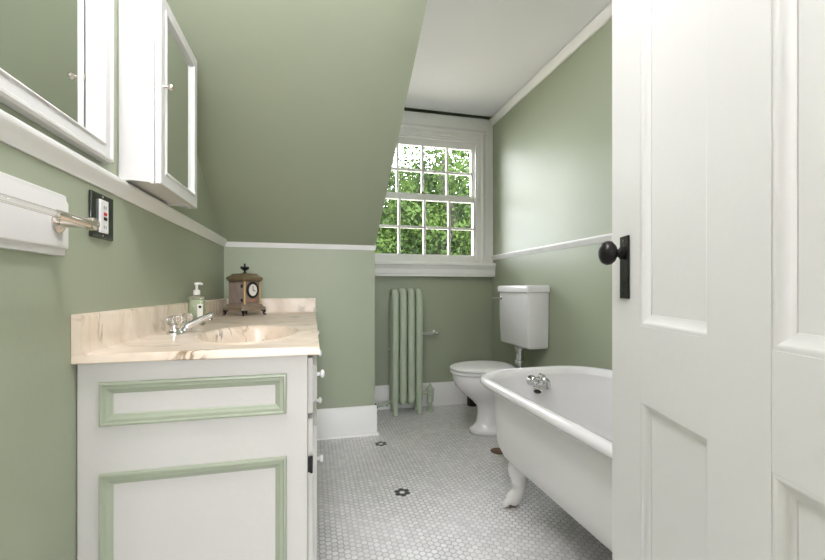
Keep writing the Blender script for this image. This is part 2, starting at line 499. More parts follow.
# ------------------------------------------------------------------ window
win = thing('window_1', 'white double-hung sash window with small panes over the radiator', 'window', (0.9, YB, 1.19), kind='structure')
cs = MB()
cs.box(WX1, YB - .022, 1.19, XR, YB, ZC - .016)                       # right casing
cs.box(XK, YB - .022, WZ1, WX1, YB, ZC - .016)                        # head casing
cs.build('casing', M['trim'], win, bevel=.003, world=True)
hm = MB()
pr = [(0, 0), (0, .012), (.010, .018), (.020, .014), (.026, .006), (.03, 0)]
hm.prism([(0, 0), (.014, .0), (.020, .012), (.014, .03), (.006, .036), (0, .04)], (XK, YB - .022, WZ1 + .028), (0, -1, 0), (0, 0, 1), (1, 0, 0), WX1 - XK + .05)
hm.prism([(0, 0), (.014, .0), (.020, .012), (.014, .03), (.006, .036), (0, .04)], (WX1 + .008, YB - .022, 1.19), (0, -1, 0), (1, 0, 0), (0, 0, 1), WZ1 + .03 - 1.19)
hm.build('casing_molding', M['trim'], win, world=True)
jb = MB()
jb.box(WX1 - .012, YB - .01, 1.19, WX1, YB + .14, WZ1).box(WX0, YB - .01, 1.19, WX0 + .012, YB + .14, WZ1).box(WX0, YB - .01, WZ1 - .015, WX1, YB + .14, WZ1)
jb.box(WX1 - .03, YB + .004, 1.19, WX1 - .012, YB + .018, WZ1 - .015).box(WX0 + .012, YB + .004, WZ1 - .033, WX1 - .012, YB + .018, WZ1 - .015)
jb.build('jamb', M['trim'], win, bevel=.002, world=True)
st = MB().box(XK, YB - .088, 1.163, XR, YB + .02, 1.190)
st.box(XK, YB + .02, 1.163, XR - .12, YB + .15, 1.185)
st.build('stool', M['trim'], win, bevel=.006, seg=3, world=True)
ap = MB().prism([(0, 0), (.062, 0), (.062, .018), (.066, .022), (.066, .060), (.072, .068), (.078, .088), (0, .088)], (XK, YB, 1.074), (0, -1, 0), (0, 0, 1), (1, 0, 0), XR - XK)
ap.build('apron', M['trim'], win, world=True)

def sash(name, y, z0, z1, rows, top, bot, ga, gb):
    x0, x1 = WX0 + .012, WX1 - .012
    s = MB()
    s.box(x0, y, z0, ga, y + .034, z1).box(gb, y, z0, x1, y + .034, z1)
    s.box(ga, y, z0, gb, y + .034, z0 + bot).box(ga, y, z1 - top, gb, y + .034, z1)
    for k in (1, 2, 3):
        x = ga + (gb - ga) * k / 4
        s.box(x - .0105, y + .004, z0 + bot, x + .0105, y + .03, z1 - top)
    zs = z0 + bot; ze = z1 - top
    for k in range(1, rows):
        z = zs + (ze - zs) * k / rows
        s.box(ga, y + .0045, z - .0105, gb, y + .0295, z + .0105)
    o = s.build(name, M['trim'], win, bevel=.003, world=True)
    MB().box(ga - .005, y + .015, z0 + bot - .005, gb + .005, y + .019, z1 - top + .005).build('pane', M['glass'], o, smooth=False, world=True)
sash('lower_sash', YB + .02, 1.188, 1.765, 2, .052, .072, .474, 1.343)
sash('upper_sash', YB + .062, 1.728, WZ1 - .012, 2, .06, .035, .466, 1.340)
lk = MB().box(.87, YB + .02, 1.765, .92, YB + .06, 1.772).lathe([(.012, 0), (.012, .012), (.004, .016)], (.895, YB + .04, 1.772), n=14)
lk.build('sash_lock', M['brass'], win, world=True)

# ------------------------------------------------------------------ door
DA = math.radians(90 - 17.9)
door = thing('door_1', 'white four-panel door standing open at the right', 'door', (0.4195, 0.0418, 0.0), DA, kind='structure')
DW, DT = 0.76, 0.035
d = MB()
D0, D1 = 0.012, 2.03
def sx(a, b, z0, z1):           # a, b measured from the free edge
    d.box(DW - b, -DT, z0, DW - a, 0, z1)
sx(0, .126, D0, D1); sx(.634, .76, D0, D1); sx(.325, .434, D0, D1)
for (a, b) in ((.126, .325), (.434, .634)):
    sx(a, b, D0, .22); sx(a, b, .757, .899); sx(a, b, 1.91, D1)
d.build('slab', M['door'], door, bevel=.0005)
mp = [(0, -.0005), (.004, .0), (.008, -.002), (.016, -.008), (.022, -.0095), (.022, -.013), (0, -.013)]
for (a, b) in ((.126, .325), (.434, .634)):
    for (z0, z1) in ((.22, .757), (.899, 1.91)):
        p = MB().box(DW - b, -.024, z0, DW - a, -.011, z1)
        po = p.build('panel', M['door'], door)
        for sgn, yy in ((1, 0), (-1, -DT)):
            MB().frame((DW - b, yy, z0), (1, 0, 0), (0, 0, 1), (0, sgn, 0), b - a, z1 - z0, mp).build('panel_molding', M['door'], po)
esc = MB()
zc0, zc1 = .950, 1.080
esc.loft([[(DW - .067 + sx_ * .019, .0005 + yy, z) for sx_, z in ((-1, zc0), (1, zc0), (1, zc1), (-1, zc1))] for yy in (0, .004)])
e = esc.build('lock_plate', M['black_metal'], door, bevel=.0012)
MB().lathe([(.0025, 0), (.0025, .001), (.001, .0016)], (DW - .067, .0045, zc0 + .012), (0, 1, 0), 10).build('screw', M['black_metal'], e)
MB().lathe([(.0025, 0), (.0025, .001), (.001, .0016)], (DW - .067, .0045, zc1 - .010), (0, 1, 0), 10).build('screw', M['nickel'], e)
MB().lathe([(.004, 0), (.004, .0012)], (DW - .067, .0042, .982), (0, 1, 0), 12, 1, 1).box(DW - .0685, .004, .97, DW - .0655, .0052, .982).build('keyhole', M['black'], e)
kn = MB().lathe([(.014, .004), (.014, .010), (.009, .014), (.008, .019), (.011, .022), (.019, .025), (.025, .032), (.0256, .039), (.021, .047), (.011, .052), (.001, .053)], (DW - .067, 0, 1.045), (0, 1, 0), 32)
kn.build('door_knob', M['black_metal'], door)
kn2 = MB().lathe([(.014, .0), (.014, .006), (.009, .010), (.008, .020), (.021, .032), (.026, .042), (.02, .054), (.001, .058)], (DW - .067, -DT, 1.045), (0, -1, 0), 28)
kn2.build('door_knob', M['black_metal'], door)
MB().box(DW - .0005, -.028, .97, DW + .0015, -.008, 1.07).build('latch_plate', M['brass'], door)

# ------------------------------------------------------------------ vanity
VX, VY0, VY1, ZT = -0.014, 1.085, 2.64, 0.818
van = thing('vanity_cabinet', 'long white vanity cabinet with sage green panel moldings under the marble counter', 'vanity', (XL, VY0, 0))
ca = MB()
ca.box(XL + .002, VY0, .0, VX, VY0 + .018, ZT - .02)
ca.box(XL + .002, VY1 - .018, .0, VX, VY1, ZT - .02)
ca.box(VX - .018, VY0 + .018, .09, VX, VY1 - .018, ZT - .02)
ca.box(VX - .06, VY0 + .018, 0, VX - .045, VY1 - .018, .09)
ca.box(XL + .002, VY0 + .018, .09, VX - .018, VY1 - .018, .108)
ca.build('carcass', M['vanity'], van, bevel=.002, world=True)
mold = [(0, 0), (0, .006), (.002, .011), (.006, .012), (.009, .008), (.016, .008), (.020, .005), (.025, .003), (.028, 0)]
for (z0, z1) in ((.648, .752), (.11, .538)):
    MB().frame((-.484, VY0, z0), (1, 0, 0), (0, 0, 1), (0, -1, 0), .418, z1 - z0, mold).build('panel_molding', M['green_trim'], van, world=True, angle=20)
knobp = [(.0065, 0), (.006, .006), (.0055, .010), (.011, .013), (.0125, .017), (.011, .021), (.006, .023), (.001, .0235)]
cols = [(1.112, 1.60), (1.61, 2.10), (2.11, 2.60)]
def front(y0, y1, z0, z1, name):
    f = MB().box(VX, y0, z0, 0.0, y1, z1)
    g = .03
    f.loft([[(0.0, y0 + .022, z0 + .022), (0.0, y1 - .022, z0 + .022), (0.0, y1 - .022, z1 - .022), (0.0, y0 + .022, z1 - .022)],
            [(0.011, y0 + g, z0 + g), (0.011, y1 - g, z0 + g), (0.011, y1 - g, z1 - g), (0.011, y0 + g, z1 - g)]])
    return f.build(name, M['vanity'], van, bevel=.002, world=True)
def knob(par, y, z, x=.011):
    MB().lathe(knobp, (x, y, z), (1, 0, 0), 20).build('knob', M['white_plastic'], par, world=True)
o = front(cols[0][0], cols[0][1], .635, .785, 'drawer'); knob(o, 1.26, .710)
o = front(cols[0][0] + .006, cols[0][1], .115, .618, 'door'); knob(o, 1.42, .385)
hg = MB().box(-.0135, VY0 + .0055, .486, -.002, VY0 + .0165, .524).lathe([(.0035, 0), (.0035, .044)], (-.004, VY0 + .0075, .483), n=12)
hg.build('hinge', M['black'], o, world=True)
o = front(cols[1][0], cols[1][1], .635, .785, 'drawer'); knob(o, 1.66, .710)
o = front(cols[1][0], cols[1][1], .385, .618, 'drawer'); knob(o, 1.68, .515)
o = front(cols[1][0], cols[1][1], .115, .370, 'drawer')
o = front(cols[2][0], cols[2][1], .635, .785, 'drawer'); knob(o, 2.35, .720)
o = front(cols[2][0], cols[2][1], .115, .618, 'door')

# ------------------------------------------------------------------ counter with integral basin
CX0, CX1, CY0, CY1 = XL + .001, 0.017, 1.064, YK - .001
ctr = thing('countertop', 'cream and brown marble counter with integral oval basin on the white vanity', 'countertop', (XL, CY0, ZT))
bx, by, ba, bb = -.208, 1.475, .150, .268
n = 72
def ell(s_, z, dx=0.0):
    return [Vector((bx + dx + ba * s_ * math.cos(2 * PI * i / n), by + bb * s_ * math.sin(2 * PI * i / n), z)) for i in range(n)]
def rectring(z, ins=0.0):
    r = []
    for i in range(n):
        cx_, sy_ = math.cos(2 * PI * i / n) * ba, math.sin(2 * PI * i / n) * bb
        t = 1e9
        if cx_ > 1e-9: t = min(t, (CX1 - ins - bx) / cx_)
        if cx_ < -1e-9: t = min(t, (CX0 + ins - bx) / cx_)
        if sy_ > 1e-9: t = min(t, (CY1 - ins - by) / sy_)
        if sy_ < -1e-9: t = min(t, (CY0 + ins - by) / sy_)
        r.append(Vector((bx + cx_ * t, by + sy_ * t, z)))
    for (X, Y) in ((CX0 + ins, CY0 + ins), (CX1 - ins, CY0 + ins), (CX1 - ins, CY1 - ins), (CX0 + ins, CY1 - ins)):
        k = min(range(n), key=lambda i: (r[i].x - X) ** 2 + (r[i].y - Y) ** 2)
        r[k] = Vector((X, Y, z))
    return r
sb = MB().loft([ell(1.10, ZT - .019), rectring(ZT - .019, .002), rectring(ZT - .017), rectring(ZT - .002), rectring(ZT + .002, .002), rectring(ZT + .003, .006), rectring(ZT + .003, .016), rectring(ZT, .028), ell(1.10, ZT)], False, False)
sb.build('slab', M['marble'], ctr, world=True)
bas = MB().loft([ell(1.10, ZT), ell(1.07, ZT + .003), ell(1.03, ZT + .002), ell(1.0, ZT - .004), ell(.96, ZT - .02), ell(.90, ZT - .055), ell(.80, ZT - .095), ell(.6, ZT - .125), ell(.3, ZT - .138), ell(.08, ZT - .141)], False, True)
bas.build('basin', M['marble'], ctr, world=True, angle=60)
MB().lathe([(.001, 0), (.022, .0), (.026, .002), (.026, .004), (.018, .003), (.001, .003)], (bx, by, ZT - .140), n=24).build('drain', M['chrome'], ctr, world=True)
bsp = [(0, 0), (.036, 0), (.026, .004), (.021, .012), (.019, .03), (.019, .086), (.016, .092), (.010, .094), (0, .094)]
MB().prism(bsp, (CX0, CY0, ZT), (1, 0, 0), (0, 0, 1), (0, 1, 0), CY1 - CY0).build('side_splash', M['marble'], ctr, world=True)
MB().prism(bsp, (CX0 + .015, CY1, ZT), (0, -1, 0), (0, 0, 1), (1, 0, 0), CX1 - CX0 - .016).build('back_splash', M['marble'], ctr, world=True)

# basin faucet
fau = thing('basin_faucet', 'chrome basin faucet with two clear fluted knobs on the marble counter', 'faucet', (-.450, 1.550, ZT + .0002))
bp_ = []
for k, (z, s_) in enumerate(((0, 1.0), (.006, 1.0), (.011, .94), (.013, .80))):
    bp_.append([Vector((.027 * s_ * math.copysign(abs(math.cos(t)) ** .6, math.cos(t)), .085 * s_ * math.copysign(abs(math.sin(t)) ** .6, math.sin(t)), z)) for t in [2 * PI * i / 36 for i in range(36)]])
MB().loft(bp_).build('base_plate', M['chrome'], fau)
sp = MB()
rr = []
for (x, z, hw_, hh) in ((.006, .012, .020, .005), (.014, .018, .021, .012), (.03, .025, .021, .012), (.06, .040, .019, .011), (.092, .056, .018, .010), (.104, .061, .017, .009), (.107, .062, .013, .006)):
    rr.append([Vector((x - .45 * math.sin(t) * hh, hw_ * math.copysign(abs(math.cos(t)) ** .45, math.cos(t)), z + hh * math.copysign(abs(math.sin(t)) ** .45, math.sin(t)))) for t in [2 * PI * i / 24 for i in range(24)]])
sp.loft(rr)
so = sp.build('spout', M['chrome'], fau)
MB().lathe([(.008, 0), (.008, .010)], (.096, 0, .042), n=16).build('aerator', M['chrome'], so)
for y in (-.058, .058):
    k = MB()
    prof = [(.013, .030), (.018, .033), (.0235, .042), (.0245, .050), (.0215, .058), (.012, .063), (.001, .064)]
    rings = []
    for r, z in prof:
        rings.append([Vector((r * (1 + .07 * math.cos(8 * t)) * math.cos(t), y + r * (1 + .07 * math.cos(8 * t)) * math.sin(t), z)) for t in [2 * PI * i / 48 for i in range(48)]])
    k.loft(rings)
    ko = k.build('knob', M['acrylic'], fau, angle=60)
    MB().lathe([(.018, .012), (.016, .017), (.013, .020), (.013, .030), (.014, .0305)], (0, y, 0), n=24).build('collar', M['chrome'], ko)
    MB().lathe([(.005, .0305), (.005, .058), (.001, .0585)], (0, y, 0), n=12).build('stem', M['chrome'], ko)

# soap dispenser
soap = thing('soap_dispenser', 'clear pump bottle of pale green soap beside the marble backsplash', 'soap dispenser', (-.483, 1.885, ZT + .0002), math.radians(4))
def rrect(hx, hy, z, p=.35, n_=32):
    return [Vector((hx * math.copysign(abs(math.cos(t)) ** p, math.cos(t)), hy * math.copysign(abs(math.sin(t)) ** p, math.sin(t)), z)) for t in [2 * PI * i / n_ for i in range(n_)]]
MB().loft([rrect(.029, .020, .0), rrect(.031, .022, .004), rrect(.031, .022, .113), rrect(.029, .021, .118, .4), rrect(.017, .015, .122, .8), rrect(.011, .011, .124, 1), rrect(.011, .011, .130, 1)]).build('bottle', M['bottle'], soap, angle=50)
MB().loft([rrect(.0275, .0185, .004), rrect(.0275, .0185, .106)]).build('soap', M['soap'], soap, bevel=.002)
lb = MB().box(.006, -.0232, .018, .027, -.0222, .088).build('front_label', M['paper'], soap)
lb['label'] = 'white paper label'
MB().lathe([(.006, 0), (.006, .0006)], (.0165, -.0232, .076), (0, -1, 0), 16).build('emblem', M['black'], lb)
pm = MB().lathe([(.0135, .127), (.0135, .145), (.011, .148), (.005, .149), (.005, .168), (.009, .169), (.009, .178), (.006, .180)], n=20)
pm.tube([(0, 0, .174), (.010, -.003, .176), (.020, -.006, .174), (.023, -.007, .170)], [.006, .0055, .0045, .004], 12)
pm.build('pump', M['pump'], soap)

# mantel clock
ck = thing('mantel_clock', 'small brown stone mantel clock with round white dial on the marble counter corner', 'clock', (-.386, 2.500, ZT + .0002), math.radians(-81.6 + 41 + 90))
ck.scale = (.90, .90, 1.0)
# local: -Y is the dial side, -X the hinged side
w2 = .075
def sq(h, z, ch=.0):
    return [Vector(p) for p in ((-h, -h, z), (h, -h, z), (h, h, z), (-h, h, z))]
def cut(h, z, c=.012):
    return [Vector(p) for p in ((-h + c, -h, z), (h - c, -h, z), (h, -h + c, z), (h, h - c, z), (h - c, h, z), (-h + c, h, z), (-h, h - c, z), (-h, -h + c, z))]
MB().loft([cut(.094, .030), cut(.096, .034), cut(.096, .044), cut(.090, .050), cut(.082, .056), cut(.080, .064)]).build('plinth', M['onyx'], ck)
for (a, b) in ((-1, -1), (1, -1), (1, 1), (-1, 1)):
    x, y = a * .080, b * .080
    ft = MB().tube([(x - a * .008, y - b * .008, .036), (x + a * .004, y + b * .004, .024), (x, y, .010), (x + a * .008, y + b * .008, .0035)], [.012, .011, .005, .0055], 10, 4)
    ft.ball((x + a * .010, y + b * .010, .004), .006, .006, .004, 10, 6)
    ft.build('foot', M['black'], ck)
body = MB().box(-.068, -.068, .064, .068, .068, .196)
bo = body.build('case', M['onyx'], ck, bevel=.003)
MB().box(-.0705, -.052, .072, -.068, .052, .188).build('side_door', mat('clock_side_stone', srgb(150, 134, 124), .2, vary=.3, vscale=18), bo, bevel=.001)
for z in (.088, .168):
    MB().box(-.0735, -.066, z - .009, -.0705, -.048, z + .009).build('hinge', M['black'], bo, bevel=.001)
for x in (-.060, .060):
    cm = MB()
    for k in range(13):
        cm.ball((x, -.070, .069 + k * .0102), .0052, .0052, .0056, 10, 6)
    cm.build('beaded_column', M['gold'], ck)
zd = .146
dl = MB().lathe([(.001, 0), (.036, 0), (.036, .005), (.001, .005)], (0, -.068, zd), (0, -1, 0), 36).build('dial', M['dial'], ck)
MB().lathe([(.034, .004), (.035, .010), (.041, .012), (.046, .008), (.047, 0), (.034, 0)], (0, -.068, zd), (0, -1, 0), 36).build('bezel', M['black'], dl)
hd = MB().box(-.0018, -.0755, zd - .003, .0018, -.0742, zd + .022).add([(0, -.075, zd - .003), (.018, -.075, zd - .009), (.018, -.075, zd - .005), (0, -.075, zd + .003), (0, -.0742, zd - .003), (.018, -.0742, zd - .009), (.018, -.0742, zd - .005), (0, -.0742, zd + .003)], [(0, 1, 2, 3), (7, 6, 5, 4), (0, 4, 5, 1), (1, 5, 6, 2), (2, 6, 7, 3), (3, 7, 4, 0)])
hd.build('clock_hands', M['black'], dl)
ro = MB()
for (x, z, r) in ((-.022, .086, .009), (-.007, .083, .010), (.010, .084, .010), (.025, .087, .008), (0, .092, .007)):
    ro.ball((x, -.069, z), r, .004, r * .8, 12, 8)
ro.build('rose_garland', M['rose'], ck)
MB().loft([cut(.072, .196), cut(.080, .200, .016), cut(.086, .206, .02), cut(.088, .214, .02), cut(.084, .221, .02), cut(.074, .226, .016), cut(.066, .230, .014), cut(.060, .240, .014), cut(.030, .243, .01)]).build('cornice', M['onyx_dark'], ck)
fn = MB().lathe([(.014, .242), (.014, .246), (.006, .250), (.005, .256), (.012, .262), (.020, .268), (.022, .275), (.020, .279), (.010, .281), (.005, .286), (.004, .292), (.006, .296), (.001, .302)], n=20)
for a in (-1, 1):
    fn.tube([(a * .018, 0, .266), (a * .029, 0, .270), (a * .031, 0, .279), (a * .021, 0, .280)], .0028, 8, 4)
fn.build('urn_finial', M['black_metal'], ck)

# ------------------------------------------------------------------ left wall fittings
mf = thing('wall_mirror', 'large white framed mirror on the left wall above the chair rail', 'mirror', (XL, .86, 1.62))
fx = XL + .001
fprof = [(0, 0), (0, .020), (.004, .026), (.010, .026), (.014, .022), (.036, .020), (.040, .024), (.044, .022), (.046, .012), (.046, 0)]
MB().frame((fx, .50, 1.297), (0, 1, 0), (0, 0, 1), (1, 0, 0), .708, .72, fprof).build('frame', M['white'], mf, world=True, angle=20)
gm = MB().box(0, -.312, -.32, .004, .312, .32)
gm.xf(Matrix.Translation((XL + .0062, .854, 1.657)) @ Matrix.Rotation(math.radians(.45), 4, 'Z'))
gm.build('mirror_glass', M['mirror'], mf, world=True, smooth=False)

MX0, MX1 = XL + .001, -.441
med = thing('medicine_cabinet', 'white medicine cabinet with mirrored door and small knob above the chair rail', 'cabinet', (XL, 1.485, 1.278))
mb_ = MB()
pts = [(MX0, 1.290), (MX1, 1.290), (MX1, 1.68), (MX0, 1.68)]
# side panel with a shaped lower edge, then top, bottom and back
for y0, y1 in ((1.290, 1.306), (1.640, 1.656)):
    mb_.prism([(MX0, 1.279), (MX0 + .014, 1.277), (MX0 + .03, 1.279), (MX0 + .055, 1.2765), (MX1 - .012, 1.275), (MX1 - .010, 1.271), (MX1, 1.272), (MX1, 1.826), (MX0, 1.826)], (0, y0, 0), (1, 0, 0), (0, 0, 1), (0, 1, 0), y1 - y0)
mb_.box(MX0, 1.306, 1.283, MX1, 1.640, 1.299).box(MX0, 1.306, 1.81, MX1, 1.640, 1.826).box(MX0, 1.306, 1.299, MX0 + .008, 1.640, 1.81)
mb_.build('body', M['white'], med, bevel=.0015, world=True)
dp = [(0, 0), (0, .013), (.002, .015), (.034, .015), (.038, .018), (.044, .018), (.048, .012), (.051, .006), (.051, 0)]
md_ = MB().frame((MX1 + .003, 1.288, 1.273), (0, 1, 0), (0, 0, 1), (1, 0, 0), .369, .556, dp).build('door', M['white'], med, world=True, angle=20)
MB().box(MX1 + .004, 1.336, 1.320, MX1 + .010, 1.609, 1.782).build('mirror_glass', M['mirror'], md_, world=True, smooth=False)
kb_ = MB().lathe([(.0055, 0), (.004, .004), (.004, .014), (.008, .018), (.0105, .022), (.009, .027), (.001, .029)], (MX1 + .017, 1.306, 1.560), (1, 0, 0), 20)
kb_.build('knob', M['nickel'], md_, world=True)
MB().box(MX1, 1.2865, 1.545, MX1 + .0030, 1.2895, 1.560).build('hinge', M['nickel'], md_, world=True)

tb = MB().prism([(0, 0), (.012, .0), (.012, .012), (.018, .016), (.018, .112), (.014, .120), (.014, .128), (.008, .132), (0, .132)], (XL, .50, 1.041), (1, 0, 0), (0, 0, 1), (0, 1, 0), .522)
tag(tb.build('wall_board', M['white'], bevel=.0015), 'long white painted board on the left wall behind the towel bar', 'board')
TBX = XL + .0185
tw = thing('towel_bar', 'nickel towel bar with clear rod mounted on the white board at the left edge', 'towel bar', (TBX, .982, 1.105))
zb = 1.107
for y in (.982, .60):
    MB().lathe([(.021, 0), (.021, .003), (.017, .007), (.011, .010), (.0095, .016), (.0085, .03), (.0095, .045), (.013, .052), (.014, .060), (.013, .068), (.008, .072), (.001, .073)], (TBX, y, zb), (1, 0, 0), 24).build('post', M['nickel'], tw, world=True)
rod = MB().tube([(TBX + .060, .61, zb), (TBX + .060, .972, zb)], .0065, 16).build('rod', M['acrylic'], tw, world=True)
rod['label'] = 'clear glass rod'
MB().tube([(TBX + .060, .982, zb), (TBX + .060, .952, zb), (TBX + .060, .866, zb), (TBX + .060, .863, zb)], [.0095, .0085, .0085, .007], 16).build('ferrule', M['nickel'], tw, world=True)

sw = thing('outlet_plate', 'polished dark outlet plate with white receptacle on the left wall near the towel bar', 'outlet', (XL, 1.190, 1.155))
MB().box(XL + .001, 1.135, 1.098, XL + .009, 1.245, 1.213).build('plate', mat('polished_plate', (0.10, 0.11, 0.10, 1), .12, metal=.9), sw, bevel=.003, world=True)
rc = MB().box(XL + .009, 1.165, 1.113, XL + .014, 1.206, 1.197).build('receptacle', M['white_plastic'], sw, bevel=.0015, world=True)
MB().box(XL + .015, 1.178, 1.157, XL + .0175, 1.192, 1.165).build('reset_button', M['red_plastic'], rc, bevel=.0008, world=True)
MB().box(XL + .015, 1.178, 1.145, XL + .0175, 1.192, 1.153).build('test_button', M['black'], rc, bevel=.0008, world=True)
for z in (1.178, 1.128):
    MB().box(XL + .015, 1.179, z - .004, XL + .0153, 1.1812, z + .004).box(XL + .015, 1.1885, z - .004, XL + .0153, 1.1907, z + .004).build('socket_slots', M['black'], rc, world=True)
for z in (1.205, 1.106):
    MB().lathe([(.003, 0), (.003, .001), (.001, .0016)], (XL + .009, 1.186, z), (1, 0, 0), 12).build('screw', M['nickel'], sw, world=True)

# ------------------------------------------------------------------ radiator
rad = thing('radiator', 'sage green painted cast iron column radiator against the back wall', 'radiator', (.708, 3.050, 0))
RY0, RY1, RR = -.057, .057, .0285
xs = [-.0975, -.034, .0295, .093]
def section(x):
    pts = []
    zt, zb2 = .918, .128
    for k in range(13):
        a = PI - PI * k / 12
        pts.append((x, .046 * math.cos(a), zt + .03 * math.sin(a)))
    for k in range(13):
        a = -PI * k / 12
        pts.append((x, .046 * math.cos(a), zb2 + .035 * math.sin(a)))
    pts.append(pts[0])
    s = MB()
    rings = []
    m_ = len(pts)
    for i, p in enumerate(pts):
        p = Vector(p)
        q0 = Vector(pts[i - 1 if i > 0 else m_ - 2]); q1 = Vector(pts[i + 1 if i < m_ - 1 else 1])
        t = (q1 - q0).normalized(); up = Vector((1, 0, 0)); sd = t.cross(up)
        rings.append([p + (up * math.cos(2 * PI * k / 18) * RR + sd * math.sin(2 * PI * k / 18) * RR) for k in range(18)])
    s.loft(rings, False, False)
    return s
for x in xs:
    se = section(x).build('section', M['radiator'], rad, angle=80)
for z_, r_ in ((.86, .024), (.135, .026)):
    MB().tube([(-.115, 0, z_), (.112, 0, z_)], r_, 18).build('connecting_hub', M['radiator'], rad)
for x in (xs[0], xs[3]):
    for y in (-.048, .048):
        yy = math.copysign(1, y)
        lg = MB().tube([(x, y - yy * .002, .14), (x, y, .08), (x, y, .035), (x, y + yy * .008, .014), (x, y + yy * .010, .003)], [.027, .024, .017, .020, .024], 14, 4)
        lg.build('leg', M['radiator'], rad)
vl = MB().tube([(.10, 0, .15), (.16, -.0, .15), (.195, 0, .15)], .014, 14)
vl.lathe([(.032, 0), (.032, .006), (.022, .012), (.017, .018), (.017, .070), (.025, .075), (.028, .10), (.025, .125), (.028, .13), (.030, .140), (.028, .16), (.032, .165), (.032, .178), (.022, .19), (.014, .198), (.010, .21), (.006, .222)], (.195, 0, 0), n=20)
vl.build('valve', M['radiator'], rad)
pv = MB().tube([(-.12, 0, .10), (-.19, 0, .075), (-.235, 0, .07)], [.012, .012, .012], 12).lathe([(.02, 0), (.02, .012), (.01, .016)], (-.16, 0, .082), (1, 0, 0), 14)
pv.build('supply_pipe', M['radiator'], rad)
bv = MB().lathe([(.02, 0), (.022, .02), (.018, .05), (.026, .055), (.026, .07), (.012, .09)], (-.250, 0, .0), n=16)
b_ = bv.build('shutoff_valve', M['black_metal'], rad)
b_['label'] = 'dark iron shutoff valve'
MB().lathe([(.006, 0), (.006, .014), (.010, .016), (.010, .022), (.003, .024)], (xs[0] - .028, 0, .50), (-1, 0, 0), 12).build('bleed_valve', M['radiator'], rad)

# paper holder on the back wall
tp = thing('paper_holder', 'chrome paper holder rod on the back wall right of the radiator', 'paper holder', (.985, YB, .608))
MB().tube([(-.12, -.065, 0), (-.008, -.065, 0)], .015, 16).build('rod', M['chrome'], tp)
for x in (-.124, 0):
    MB().lathe([(.02, 0), (.02, .004), (.010, .010), (.007, .02), (.007, .06), (.011, .066), (.011, .075), (.001, .078)], (x, 0, .0), (0, -1, 0), 18).build('bracket', M['chrome'], tp)

# ------------------------------------------------------------------ toilet
TY = 2.53
toi = thing('toilet', 'white porcelain toilet with wall-hung tank between the window corner and the tub', 'toilet', (1.206, TY, 0))
def ov(cx_, a, b, z, rear=.92, n_=40):
    r = []
    for i in range(n_):
        t = 2 * PI * i / n_
        x = -math.cos(t)
        e_ = 1.0 if x < 0 else .75
        r.append(Vector((cx_ + a * (x if x < 0 else x * rear), b * math.copysign(abs(math.sin(t)) ** e_, math.sin(t)), z)))
    return r
bw_ = MB().loft([ov(.0, .172, .106, 0), ov(.0, .176, .109, .005), ov(.0, .176, .109, .024), ov(.0, .170, .104, .030), ov(.004, .155, .090, .042), ov(.008, .138, .078, .07), ov(.010, .13, .076, .13), ov(.01, .135, .084, .18), ov(-.008, .155, .106, .22), ov(-.035, .190, .140, .27), ov(-.058, .216, .162, .32), ov(-.066, .226, .170, .36), ov(-.066, .230, .172, .382), ov(-.066, .230, .172, .398), ov(-.066, .222, .166, .404),
                 ov(-.066, .20, .135, .404), ov(-.066, .18, .118, .37), ov(-.05, .12, .08, .27), ov(-.04, .05, .04, .24)])
bw_.build('bowl', M['porcelain'], toi, angle=60)
tr = MB().tube([(.06, -.045, .30), (.11, -.055, .22), (.10, -.07, .13), (.075, -.075, .085), (.13, -.06, .05), (.20, -.02, .05)], [.05, .05, .05, .045, .05, .055], 18, 5)
tr.build('trapway', M['porcelain'], toi, angle=60)
deck = MB().loft([[(.11, -.11, .345), (.205, -.095, .345), (.205, .095, .345), (.11, .11, .345)], [(.10, -.125, .403), (.21, -.105, .403), (.21, .105, .403), (.10, .125, .403)]])
deck.build('deck', M['porcelain'], toi, bevel=.012, seg=3)
MB().loft([ov(-.068, .238, .176, .408, .78), ov(-.068, .243, .182, .412, .78), ov(-.068, .243, .182, .423, .78), ov(-.068, .236, .176, .428, .78), ov(-.066, .17, .11, .428), ov(-.066, .17, .11, .408)], True, True).build('seat', M['white_plastic'], toi, angle=50)
MB().loft([ov(-.068, .232, .172, .4315, .78), ov(-.068, .243, .182, .4345, .78), ov(-.068, .243, .182, .445, .78), ov(-.068, .230, .170, .452, .78), ov(-.066, .18, .12, .456, .78)]).build('lid', M['white_plastic'], toi, angle=50)
for y in (-.07, .07):
    MB().tube([(.135, y - .018, .424), (.135, y + .018, .424)], .012, 14).lathe([(.012, .400), (.012, .420)], (.137, y, 0), n=12).build('hinge', M['chrome'], toi)
